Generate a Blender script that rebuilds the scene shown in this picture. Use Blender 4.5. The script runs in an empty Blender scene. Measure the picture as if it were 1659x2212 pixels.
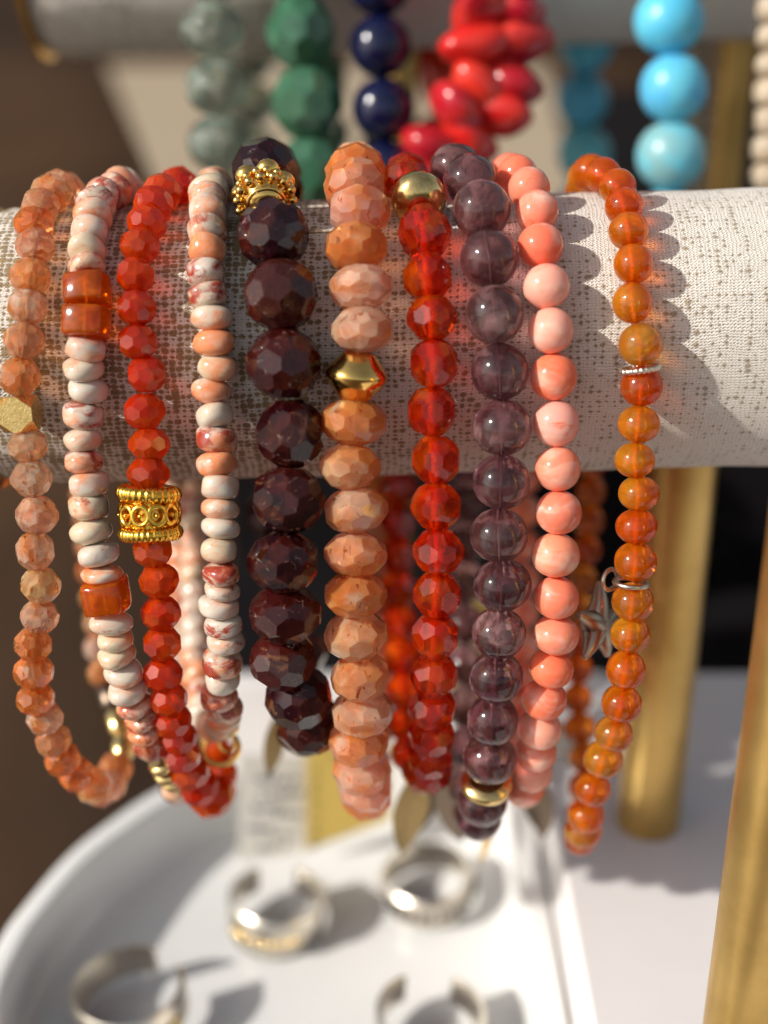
import bpy, bmesh, math, random
import numpy as np
from mathutils import Vector, Matrix, Euler
random.seed(7)
rng = random.Random(11)

# ------------------------------------------------------------------ camera, world, sun, exposure
K = 0.00075                      # one working unit (u) in metres: the beads are 4 to 6 mm
PITCH = math.radians(24.0)
CAM = (0.0, -177.4, 52.5)        # u
FOV_F = 2846.0                   # focal length in measuring pixels (picture 1659 x 2212)
CX, CY = 829.5, 1106.0
CP, SP = math.cos(PITCH), math.sin(PITCH)

scene = bpy.context.scene
col = scene.collection
cam_data = bpy.data.cameras.new('camera')
cam = bpy.data.objects.new('camera', cam_data)
col.objects.link(cam)
cam.location = Vector(CAM) * K
cam.rotation_euler = (math.radians(90) - PITCH, 0, 0)
cam_data.sensor_fit = 'HORIZONTAL'
cam_data.sensor_width = 36
cam_data.lens = 18 / (CX / FOV_F)
cam_data.clip_start = 0.005
cam_data.clip_end = 50
cam_data.dof.use_dof = True
cam_data.dof.focus_distance = 166.5 * K
cam_data.dof.aperture_fstop = cam_data.lens / (6.3 * K * 1000)
cam_data.dof.aperture_blades = 0
scene.camera = cam

SUN_DIR = Vector((-0.774, -0.366, 0.528)).normalized()      # towards the sun
world = bpy.data.worlds.new('World')
scene.world = world
world.use_nodes = True
wn = world.node_tree
bg = wn.nodes['Background']
sky = wn.nodes.new('ShaderNodeTexSky')
sky.sky_type = 'NISHITA'
sky.sun_disc = False
sky.sun_elevation = math.asin(SUN_DIR.z)
sky.sun_rotation = math.atan2(SUN_DIR.x, SUN_DIR.y)
sky.air_density = 1.0
sky.dust_density = 2.0
sky.ozone_density = 0.6
hsv = wn.nodes.new('ShaderNodeHueSaturation')          # thin high cloud: a paler sky all round
hsv.inputs['Saturation'].default_value = 0.40
wn.links.new(sky.outputs[0], hsv.inputs['Color'])
wn.links.new(hsv.outputs[0], bg.inputs[0])
bg.inputs[1].default_value = 0.105

sun_data = bpy.data.lights.new('sun', 'SUN')
sun_data.energy = 4.0
sun_data.angle = math.radians(1.5)
sun_data.color = (1.0, 0.945, 0.87)
sun = bpy.data.objects.new('sun', sun_data)
sun.rotation_euler = SUN_DIR.to_track_quat('Z', 'Y').to_euler()
col.objects.link(sun)

scene.view_settings.view_transform = 'Standard'
scene.view_settings.look = 'None'
scene.view_settings.exposure = 0.15
scene.view_settings.gamma = 1.0
scene.render.engine = 'CYCLES'
cy = scene.cycles
cy.use_denoising = True
cy.max_bounces = 12
cy.diffuse_bounces = 4
cy.glossy_bounces = 6
cy.transmission_bounces = 10
cy.transparent_max_bounces = 24
cy.sample_clamp_indirect = 6.0
cy.use_adaptive_sampling = True
cy.adaptive_threshold = 0.02
cy.blur_glossy = 0.6
cy.caustics_reflective = False
cy.caustics_refractive = True

# ------------------------------------------------------------------ measuring helpers
def project(p):
    """u point -> measuring pixel"""
    dy, dz = p[1] - CAM[1], p[2] - CAM[2]
    w = dy * CP - dz * SP
    v = -(dy * SP + dz * CP)
    return CX + FOV_F * (p[0] - CAM[0]) / w, CY + FOV_F * v / w, w

def ray(x, y):
    a, b = (x - CX) / FOV_F, (y - CY) / FOV_F
    # right = +X, forward = (0,CP,-SP), down = (0,-SP,-CP)
    return Vector((a, CP - b * SP, -SP - b * CP))

def at_z(x, y, z):
    r = ray(x, y)
    t = (z - CAM[2]) / r.z
    return Vector(CAM) + r * t

def at_y(x, y, yy):
    r = ray(x, y)
    t = (yy - CAM[1]) / r.y
    return Vector(CAM) + r * t

PX = 1 / 1.1573                  # photograph pixels -> measuring pixels

# ------------------------------------------------------------------ mesh helpers (everything in u, scaled by K at the end)
def new_obj(name, mesh, mat=None, parent=None):
    o = bpy.data.objects.new(name, mesh)
    col.objects.link(o)
    if mat is not None and len(mesh.materials) == 0:
        mesh.materials.append(mat)
    if parent is not None:
        o.parent = parent
    return o

def mesh_from(name, verts, faces, scale=K, smooth=False, mat=None):
    m = bpy.data.meshes.new(name)
    m.from_pydata([tuple(c * scale for c in v) for v in verts], [], faces)
    m.validate()
    m.update()
    bm = bmesh.new()
    bm.from_mesh(m)
    bmesh.ops.recalc_face_normals(bm, faces=bm.faces)
    bm.to_mesh(m)
    bm.free()
    if smooth:
        m.shade_smooth()
    if mat is not None:
        m.materials.append(mat)
    return m

def empty(name, loc=(0, 0, 0)):
    o = bpy.data.objects.new(name, None)
    o.empty_display_size = 0.002
    o.location = Vector(loc) * K
    col.objects.link(o)
    return o

def tag(o, label=None, cat=None, group=None, kind=None):
    if label: o['label'] = label
    if cat: o['category'] = cat
    if group: o['group'] = group
    if kind: o['kind'] = kind
    return o

def lathe(profile, seg=24, sq=0.0, jitter=0.0, seed=0):
    """profile [(r,z)...] round Z, closed at the poles where r == 0"""
    rr = random.Random(seed)
    ph = [rr.uniform(0, 6.28) for _ in range(3)]
    verts, faces, rings = [], [], []
    for (r, z) in profile:
        if r < 1e-6:
            rings.append([len(verts)]); verts.append((0, 0, z)); continue
        ids = []
        for i in range(seg):
            a = 2 * math.pi * i / seg
            rad = r * (1 + jitter * (math.sin(2 * a + ph[0] + z) * .6 + math.sin(3 * a + ph[1] - 2 * z) * .4))
            if sq:
                c, s = abs(math.cos(a)), abs(math.sin(a))
                rad *= (1 - sq) + sq * min(1.42, 1 / max(c, s)) * .9
            ids.append(len(verts))
            verts.append((rad * math.cos(a), rad * math.sin(a), z + jitter * .5 * math.sin(a + ph[2]) * r))
        rings.append(ids)
    for A, B in zip(rings[:-1], rings[1:]):
        if len(A) == 1 and len(B) == 1: continue
        if len(A) == 1:
            for i in range(seg): faces.append((A[0], B[i], B[(i + 1) % seg]))
        elif len(B) == 1:
            for i in range(seg): faces.append((A[i], A[(i + 1) % seg], B[0]))
        else:
            for i in range(seg): faces.append((A[i], A[(i + 1) % seg], B[(i + 1) % seg], B[i]))
    return verts, faces

def torus(R, r, seg=32, sub=10, ridge=0, amp=0.0, arc=1.0, twist=0):
    verts, faces = [], []
    n = seg if arc >= 1 else seg + 1
    for i in range(n):
        a = 2 * math.pi * arc * i / seg
        for j in range(sub):
            b = 2 * math.pi * j / sub
            rr_ = r * (1 + amp * math.cos(ridge * a + twist * b))
            verts.append(((R + rr_ * math.cos(b)) * math.cos(a), (R + rr_ * math.cos(b)) * math.sin(a), rr_ * math.sin(b)))
    for i in range(seg):
        i2 = (i + 1) % seg if arc >= 1 else i + 1
        for j in range(sub):
            j2 = (j + 1) % sub
            faces.append((i * sub + j, i2 * sub + j, i2 * sub + j2, i * sub + j2))
    if arc < 1:
        faces.append(tuple(range(sub)))
        faces.append(tuple(range((n - 1) * sub, n * sub)))
    return verts, faces

def join(*parts):
    V, F = [], []
    for (v, f) in parts:
        o = len(V)
        V += list(v)
        F += [tuple(i + o for i in ff) for ff in f]
    return V, F

def xf(part, M):
    v, f = part
    return [tuple(M @ Vector(p)) for p in v], f

def uv_ball(r=1.0, seg=14, rings=9, c=(0, 0, 0)):
    prof = [(r * math.sin(math.pi * i / rings), -r * math.cos(math.pi * i / rings)) for i in range(rings + 1)]
    prof[0] = (0, -r); prof[-1] = (0, r)
    v, f = lathe(prof, seg)
    return [(p[0] + c[0], p[1] + c[1], p[2] + c[2]) for p in v], f

def box(x0, x1, y0, y1, z0, z1):
    v = [(x, y, z) for x in (x0, x1) for y in (y0, y1) for z in (z0, z1)]
    f = [(0, 1, 3, 2), (4, 6, 7, 5), (0, 4, 5, 1), (2, 3, 7, 6), (0, 2, 6, 4), (1, 5, 7, 3)]
    return v, f

def tube(path, r, sub=8, closed=False, taper=None):
    pts = [Vector(p) for p in path]
    n = len(pts)
    verts, faces = [], []
    up = Vector((0.31, 0.2, 0.93))
    for i, p in enumerate(pts):
        if closed: t = pts[(i + 1) % n] - pts[i - 1]
        else: t = pts[min(i + 1, n - 1)] - pts[max(i - 1, 0)]
        t.normalize()
        a = t.cross(up)
        if a.length < 1e-4: a = t.cross(Vector((1, 0, 0)))
        a.normalize()
        b = t.cross(a)
        rad = r * (taper[i] if taper else 1)
        for j in range(sub):
            w = 2 * math.pi * j / sub
            verts.append(tuple(p + a * (rad * math.cos(w)) + b * (rad * math.sin(w))))
    m = n if closed else n - 1
    for i in range(m):
        k = (i + 1) % n
        for j in range(sub):
            q = (j + 1) % sub
            faces.append((i * sub + j, i * sub + q, k * sub + q, k * sub + j))
    if not closed:
        faces.append(tuple(range(sub)))
        faces.append(tuple(range((n - 1) * sub, n * sub)))
    return verts, faces

def poly_from_planes(normals, dists):
    N = np.array(normals, float); D = np.array(dists, float)
    N /= np.linalg.norm(N, axis=1)[:, None]
    n = len(N)
    idx = np.array([(i, j, k) for i in range(n) for j in range(i + 1, n) for k in range(j + 1, n)])
    A = N[idx]; b = D[idx]
    det = np.linalg.det(A)
    ok = np.abs(det) > 1e-5
    A, b = A[ok], b[ok]
    P = np.linalg.solve(A, b[..., None])[..., 0]
    inside = (P @ N.T <= D[None, :] + 1e-6).all(axis=1)
    P = P[inside]
    uniq = []
    for p in P:
        if not any(np.abs(p - q).max() < 1e-3 for q in uniq): uniq.append(p)
    P = np.array(uniq)
    faces = []
    for k in range(n):
        on = [i for i in range(len(P)) if abs(P[i] @ N[k] - D[k]) < 2e-3]
        if len(on) < 3: continue
        c = P[on].mean(axis=0)
        u = P[on[0]] - c; u /= np.linalg.norm(u) + 1e-9
        w = np.cross(N[k], u)
        on.sort(key=lambda i: math.atan2((P[i] - c) @ w, (P[i] - c) @ u))
        faces.append(tuple(on))
    return [tuple(p) for p in P], faces

def faceted(n, lats, table=0.94, jit=0.02, seed=0):
    rr = random.Random(seed)
    N, D = [], []
    for k, (lat, stag, d) in enumerate(lats):
        for s in ((1, -1) if lat > 0 else (1,)):
            for i in range(n):
                a = 2 * math.pi * (i + stag + rr.uniform(-jit, jit) * 2) / n
                la = math.radians(lat * s + rr.uniform(-jit, jit) * 60)
                N.append((math.cos(la) * math.cos(a), math.cos(la) * math.sin(a), math.sin(la)))
                D.append(d * (1 + rr.uniform(-jit, jit) * .5))
    for s in (1, -1):
        N.append((0, 0, s)); D.append(table)
    v, f = poly_from_planes(N, D)
    m = 1.015
    mz = max(abs(p[2]) for p in v)
    return [(p[0] / m, p[1] / m, p[2] / mz) for p in v], f

# ------------------------------------------------------------------ materials
class Nodes:
    def __init__(self, name):
        self.m = bpy.data.materials.new(name)
        self.m.use_nodes = True
        self.t = self.m.node_tree
        self.t.nodes.clear()
        self.out = self.n('ShaderNodeOutputMaterial')
    def n(self, typ, **kw):
        nd = self.t.nodes.new(typ)
        for k, v in kw.items(): setattr(nd, k, v)
        return nd
    def l(self, a, b): self.t.links.new(a, b)
    def setv(self, sock, v):
        if hasattr(v, 'links'): self.l(v, sock)
        else: sock.default_value = v
    def math(self, op, a, b=None, c=None, clamp=False):
        nd = self.n('ShaderNodeMath', operation=op, use_clamp=clamp)
        self.setv(nd.inputs[0], a)
        if b is not None: self.setv(nd.inputs[1], b)
        if c is not None: self.setv(nd.inputs[2], c)
        return nd.outputs[0]
    def vmath(self, op, a, b=None):
        nd = self.n('ShaderNodeVectorMath', operation=op)
        self.setv(nd.inputs[0], a)
        if b is not None: self.setv(nd.inputs[1], b)
        return nd.outputs[0]
    def noise(self, vec, scale, detail=3, rough=.55, dist=0.0):
        nd = self.n('ShaderNodeTexNoise')
        self.l(vec, nd.inputs['Vector'])
        nd.inputs['Scale'].default_value = scale
        nd.inputs['Detail'].default_value = detail
        nd.inputs['Roughness'].default_value = rough
        nd.inputs['Distortion'].default_value = dist
        return nd.outputs['Fac']
    def smooth(self, v, lo, hi, a=0.0, b=1.0):
        nd = self.n('ShaderNodeMapRange', interpolation_type='SMOOTHSTEP')
        self.setv(nd.inputs['Value'], v)
        self.setv(nd.inputs['From Min'], lo); self.setv(nd.inputs['From Max'], hi)
        self.setv(nd.inputs['To Min'], a); self.setv(nd.inputs['To Max'], b)
        return nd.outputs['Result']
    def mix(self, f, a, b):
        nd = self.n('ShaderNodeMix', data_type='RGBA')
        self.setv(nd.inputs[0], f)
        for s, v in ((nd.inputs[6], a), (nd.inputs[7], b)):
            if hasattr(v, 'links'): self.l(v, s)
            else: s.default_value = (*v[:3], 1)
        return nd.outputs[2]
    def bump(self, h, strength=.3, dist=0.0001):
        nd = self.n('ShaderNodeBump')
        self.l(h, nd.inputs['Height'])
        nd.inputs['Strength'].default_value = strength
        nd.inputs['Distance'].default_value = dist
        return nd.outputs['Normal']
    def principled(self, **kw):
        nd = self.n('ShaderNodeBsdfPrincipled')
        for k, v in kw.items():
            s = nd.inputs[k]
            if hasattr(v, 'links'): self.l(v, s)
            elif isinstance(v, (tuple, list)): s.default_value = (*v, 1) if len(s.default_value) == 4 and len(v) == 3 else v
            else: s.default_value = v
        return nd.outputs[0]
    def done(self, sh):
        self.l(sh, self.out.inputs['Surface'])
        return self.m
    def objcoord(self):
        """object coordinates shifted per object, so that no two beads share their pattern"""
        tc = self.n('ShaderNodeTexCoord')
        oi = self.n('ShaderNodeObjectInfo')
        sh = self.n('ShaderNodeVectorMath', operation='SCALE')
        sh.inputs[0].default_value = (37.0, 61.0, 23.0)
        self.l(oi.outputs['Random'], sh.inputs['Scale'])
        self.oi = oi
        self.local = tc.outputs['Object']
        return self.vmath('ADD', tc.outputs['Object'], sh.outputs[0])

def gem(name, a, b, c=None, b_range=(.5, .7), c_range=(.62, .72), scale=1.2, trans=.3, sss=1.0, sss_radius=(1, .4, .2), sss_scale=.0012,
        rough=.06, clear=0.0, clear_col=None, ior=1.53, bump=0.0, flecks=None, tint=False, scratch=0.0, streak=None, spec=.5, cloud=.5, detail=4):
    """translucent stone: two or three colours in clouds, partly clear, with scattering inside"""
    N = Nodes(name)
    co = N.objcoord()
    if streak:
        mp = N.n('ShaderNodeMapping')
        N.l(co, mp.inputs[0]); mp.inputs['Scale'].default_value = streak
        mp.inputs['Rotation'].default_value = (.4, .7, .2)
        co2 = mp.outputs[0]
    else: co2 = co
    n1 = N.noise(co2, scale, detail, .55, .6)
    A = N.oi.outputs['Color'] if tint else a
    colr = N.mix(N.smooth(n1, *b_range), A, b)
    if c is not None:
        n2 = N.noise(N.vmath('ADD', co2, (9.1, 3.3, 5.7)), scale * 1.5, detail, .55, 1.0)
        colr = N.mix(N.smooth(n2, *c_range), colr, c)
    rg = rough
    met = 0.0
    flake_n = None
    if flecks:
        mpf = N.n('ShaderNodeMapping'); N.l(co, mpf.inputs[0])
        mpf.inputs['Scale'].default_value = (1, 1.6, .6); mpf.inputs['Rotation'].default_value = (.7, .5, .9)
        fl = N.smooth(N.noise(mpf.outputs[0], flecks[1], 4, .65, .9), 1 - flecks[2], 1 - flecks[2] + .06)
        colr = N.mix(N.math('MULTIPLY', fl, .85), colr, flecks[0])
        met = N.math('MULTIPLY', fl, .6)
        vf = N.n('ShaderNodeTexVoronoi', feature='F1'); N.l(mpf.outputs[0], vf.inputs['Vector']); vf.inputs['Scale'].default_value = 5.0
        tilt_ = N.vmath('MULTIPLY', N.vmath('SUBTRACT', vf.outputs['Color'], (.5, .5, .5)), (.9, .9, .9))
        sc_ = N.n('ShaderNodeVectorMath', operation='SCALE'); N.l(tilt_, sc_.inputs[0]); N.l(fl, sc_.inputs['Scale'])
        geo = N.n('ShaderNodeNewGeometry')
        flake_n = N.vmath('NORMALIZE', N.vmath('ADD', geo.outputs['Normal'], sc_.outputs[0]))
    if scratch:
        vo = N.n('ShaderNodeTexVoronoi', feature='DISTANCE_TO_EDGE')
        N.l(N.vmath('ADD', co, N.vmath('MULTIPLY', N.noisecol(co, 2.5), (.5, .5, .5))), vo.inputs['Vector']); vo.inputs['Scale'].default_value = 1.7
        ln = N.smooth(vo.outputs['Distance'], .03, .0)
        msk = N.smooth(N.noise(co, 2.2, 4, .7), .54, .66)
        s = N.math('MULTIPLY', N.math('MULTIPLY', ln, msk), scratch)
        colr = N.mix(s, colr, (.55, .40, .34))
        rg = N.math('ADD', rough, N.math('MULTIPLY', s, .5))
    kw = dict()
    if bump:
        kw['Normal'] = N.bump(N.noise(co, 3.0, 4, .6), bump, .00008)
    if flake_n is not None: kw['Normal'] = flake_n
    if cloud:
        trans = N.math('MULTIPLY', trans, N.smooth(N.noise(N.vmath('ADD', co, (2.2, 7.7, 1.3)), scale * 1.3, 4, .6, .8), .42, .68, 1.0, 1.0 - cloud))
    sh = N.principled(**{'Base Color': colr, 'Roughness': rg, 'IOR': ior, 'Transmission Weight': trans, 'Metallic': met,
                         'Subsurface Weight': sss, 'Subsurface Radius': sss_radius, 'Subsurface Scale': sss_scale, 'Specular IOR Level': spec, **kw})
    if clear > 0:
        tr = N.n('ShaderNodeBsdfTransparent')
        if clear_col is None: N.l(colr, tr.inputs[0])
        else: tr.inputs[0].default_value = (*clear_col, 1)
        mx = N.n('ShaderNodeMixShader')
        mx.inputs[0].default_value = clear
        N.l(sh, mx.inputs[1]); N.l(tr.outputs[0], mx.inputs[2])
        sh = mx.outputs[0]
    return N.done(sh)

def _sep(self, c):
    nd = self.n('ShaderNodeSeparateColor'); self.l(c, nd.inputs[0]); return nd.outputs[0]
Nodes.n_sep = _sep
def _noisecol(self, vec, scale):
    nd = self.n('ShaderNodeTexNoise'); self.l(vec, nd.inputs['Vector']); nd.inputs['Scale'].default_value = scale
    nd.inputs['Detail'].default_value = 4
    return nd.outputs['Color']
Nodes.noisecol = _noisecol

def jasper_mat():
    N = Nodes('cream_orange_jasper')
    co = N.objcoord()
    sp = N.n('ShaderNodeSeparateColor'); N.l(N.oi.outputs['Color'], sp.inputs[0])
    org, rust, warm = sp.outputs[0], sp.outputs[1], sp.outputs[2]
    base = N.mix(warm, (.64, .565, .475), (.66, .52, .33))
    n1 = N.noise(co, .42, 4, .55, .8)
    lo = N.math('SUBTRACT', .64, N.math('MULTIPLY', org, .36))
    c1 = N.mix(N.smooth(n1, lo, N.math('ADD', lo, .28)), base, (.76, .29, .13))
    n2 = N.noise(N.vmath('ADD', co, (4.4, 8.1, 2.2)), 0.55, 5, .66, 1.2)
    lo2 = N.math('SUBTRACT', .72, N.math('MULTIPLY', rust, .38))
    c2 = N.mix(N.smooth(n2, lo2, N.math('ADD', lo2, .17)), c1, (.36, .055, .03))
    # thin veins
    vn = N.math('ABSOLUTE', N.math('SUBTRACT', N.noise(co, .45, 3, .5, 1.2), .5))
    vm = N.math('MULTIPLY', N.smooth(vn, .03, .0), N.math('MULTIPLY', org, .6), clamp=True)
    c3 = N.mix(vm, c2, (.72, .22, .07))
    sh = N.principled(**{'Base Color': c3, 'Roughness': .16, 'IOR': 1.5, 'Subsurface Weight': .75, 'Subsurface Radius': (1, .55, .35), 'Subsurface Scale': .00055,
                         'Coat Weight': .3, 'Coat Roughness': .05,
                         'Normal': N.bump(N.noise(co, 2.6, 4, .6), .12, .00012)})
    return N.done(sh)

def metal(name, colr, rough=.2, var=.12, dark=None, bump=.1, scale=4.0, met=1.0):
    N = Nodes(name)
    co = N.objcoord()
    n = N.noise(co, scale, 4, .6)
    c = N.mix(N.smooth(n, .35, .7), colr, dark or tuple(x * .7 for x in colr))
    r = N.math('ADD', rough - var / 2, N.math('MULTIPLY', N.noise(co, scale * 2.3, 3), var))
    return N.done(N.principled(**{'Base Color': c, 'Metallic': met, 'Roughness': r, 'Normal': N.bump(N.noise(co, scale * 3, 3), bump, .00008)}))

M = {}
M['sunstone_small'] = gem('peach_sunstone', (.86, .55, .38), (.96, .34, .08), (.97, .74, .54), (.38, .72), (.52, .85), .55, trans=.74, sss_scale=.0012,
                          sss_radius=(1, .55, .3), rough=.05, clear=.22, clear_col=(1, .70, .46), flecks=((.86, .30, .06), 2.4, .42), tint=True, cloud=.4, detail=2)
M['sunstone'] = gem('peach_sunstone_rondelle', (.85, .48, .30), (.95, .30, .07), (.97, .72, .54), (.38, .72), (.54, .86), .55, trans=.58, sss_scale=.0016,
                    sss_radius=(1, .55, .3), rough=.05, clear=.12, clear_col=(1, .62, .40), flecks=((.80, .25, .07), 2.3, .40), tint=True, cloud=.4, detail=2)
M['jasper'] = jasper_mat()
M['carnelian_red'] = gem('red_carnelian', (.74, .075, .012), (.94, .15, .008), None, (.42, .75), scale=.45, trans=.70, sss_radius=(1, .18, .04), sss_scale=.0013,
                         rough=.06, clear=.15, clear_col=(1, .20, .05), tint=True, cloud=.25, detail=2)
M['carnelian_clear'] = gem('clear_red_carnelian', (.80, .055, .008), (.95, .17, .008), None, (.42, .68), scale=.6, trans=.85, sss_radius=(1, .15, .03), sss_scale=.0015,
                           rough=.05, clear=.14, clear_col=(1, .16, .03), tint=True, cloud=.2)
M['carnelian_orange'] = gem('orange_carnelian', (.88, .26, .015), (.86, .15, .006), (.92, .50, .18), (.42, .8), (.66, .95), .35, trans=.76, sss_radius=(1, .3, .05), sss_scale=.0014,
                            rough=.06, clear=.18, clear_col=(1, .42, .06), tint=True, streak=(1, 1, 1.4), cloud=.25, detail=2)
M['carnelian_block'] = gem('orange_carnelian_block', (.90, .19, .003), (.80, .08, .003), None, (.5, .72), scale=.6, trans=.72, sss_radius=(1, .25, .04), sss_scale=.002,
                           rough=.10, clear=.20, clear_col=(1, .36, .04), bump=.1, cloud=.3)
M['garnet'] = gem('dark_garnet', (.055, .012, .016), (.085, .012, .008), (.24, .095, .038), (.46, .68), (.60, .73), .85, trans=.55, sss=.4, sss_radius=(1, .2, .1), sss_scale=.0012,
                  rough=.07, clear=.0, scratch=.8, bump=.04, tint=True, cloud=.5, spec=.42)
M['amethyst'] = gem('smoky_amethyst', (.50, .36, .41), (.52, .32, .31), (.07, .016, .02), (.46, .70), (.60, .72), .65, trans=.90, sss_radius=(1, .7, .75), sss_scale=.0012,
                    rough=.07, clear=.06, clear_col=(.75, .58, .64), tint=True, cloud=.45)
M['coral'] = gem('pink_coral', (.90, .33, .20), (.94, .58, .46), (.88, .18, .08), (.48, .74), (.60, .78), .5, trans=.0, sss=.9, sss_radius=(1, .40, .25), sss_scale=.0009,
                 rough=.10, clear=.0, tint=True, streak=(1, 1, 1.8), cloud=0)
M['rutile'] = gem('clear_green_quartz', (.42, .50, .42), (.62, .68, .60), (.12, .15, .11), (.45, .7), (.60, .72), 1.0, trans=.85, sss_scale=.001, rough=.03, clear=.12, clear_col=(.9, .97, .9))
M['aventurine'] = gem('green_aventurine', (.07, .21, .12), (.12, .29, .18), None, (.4, .7), scale=1.2, trans=.45, sss_radius=(.4, 1, .5), sss_scale=.0012, rough=.06)
M['lapis'] = gem('dark_blue_lapis', (.005, .007, .035), (.009, .013, .065), (.10, .09, .08), (.45, .7), (.70, .76), 1.6, trans=.0, sss=0, rough=.10)
M['red_coral'] = gem('red_coral_chip', (.62, .02, .018), (.70, .05, .03), None, (.4, .7), scale=.8, trans=.0, sss=.6, sss_radius=(1, .2, .15), sss_scale=.0009, rough=.14, tint=True)
M['turquoise'] = gem('turquoise', (.08, .48, .70), (.13, .55, .70), None, (.4, .7), scale=.9, trans=.0, sss=.2, sss_radius=(.4, .8, 1), sss_scale=.0005, rough=.32, tint=True)
M['cream_bead'] = gem('cream_wood_bead', (.55, .45, .33), (.45, .34, .22), None, (.4, .7), scale=1.2, trans=.0, sss=0, rough=.4)
M['gold'] = metal('polished_gold', (.92, .60, .17), .16, .10, (.82, .52, .16), .05)
M['gold_pale'] = metal('pale_gold', (.86, .64, .28), .18, .12, (.66, .46, .18), .08)
M['gold_satin'] = metal('satin_gold', (.92, .66, .26), .26, .16, (.72, .48, .16), .5)
M['gold_deep'] = metal('deep_yellow_gold', (.98, .62, .10), .20, .10, (.80, .42, .05), .05)
M['silver'] = metal('worn_silver', (.82, .76, .65), .30, .16, (.50, .44, .35), .2)
M['bronze'] = metal('antique_bronze', (.27, .19, .085), .42, .2, (.13, .09, .05), .3, 2.0)
M['dark_bronze'] = metal('dark_oxidised_metal', (.20, .15, .11), .36, .2, (.06, .045, .035), .3, 2.0)
M['dark_silver'] = metal('oxidised_silver', (.42, .39, .35), .34, .2, (.07, .06, .055), .4, 2.5)
M['star_silver'] = metal('brown_tinged_silver', (.50, .42, .33), .36, .16, (.22, .17, .13), .3, 2.0)
M['brass_post'] = metal('brushed_brass_paint', (.68, .45, .15), .36, .14, (.52, .33, .10), .2, 90.0, .9)

def cord_mat(name, c):
    N = Nodes(name)
    n = N.noise(N.n('ShaderNodeTexCoord').outputs['Object'], 900, 2)
    return N.done(N.principled(**{'Base Color': N.mix(n, c, tuple(x * .8 for x in c)), 'Roughness': .35, 'Transmission Weight': .3}))
M['cord'] = cord_mat('clear_elastic', (.55, .42, .34))
M['cord_orange'] = cord_mat('orange_elastic', (.95, .34, .05))
M['cord_grey'] = cord_mat('smoky_elastic', (.38, .28, .29))

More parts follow.
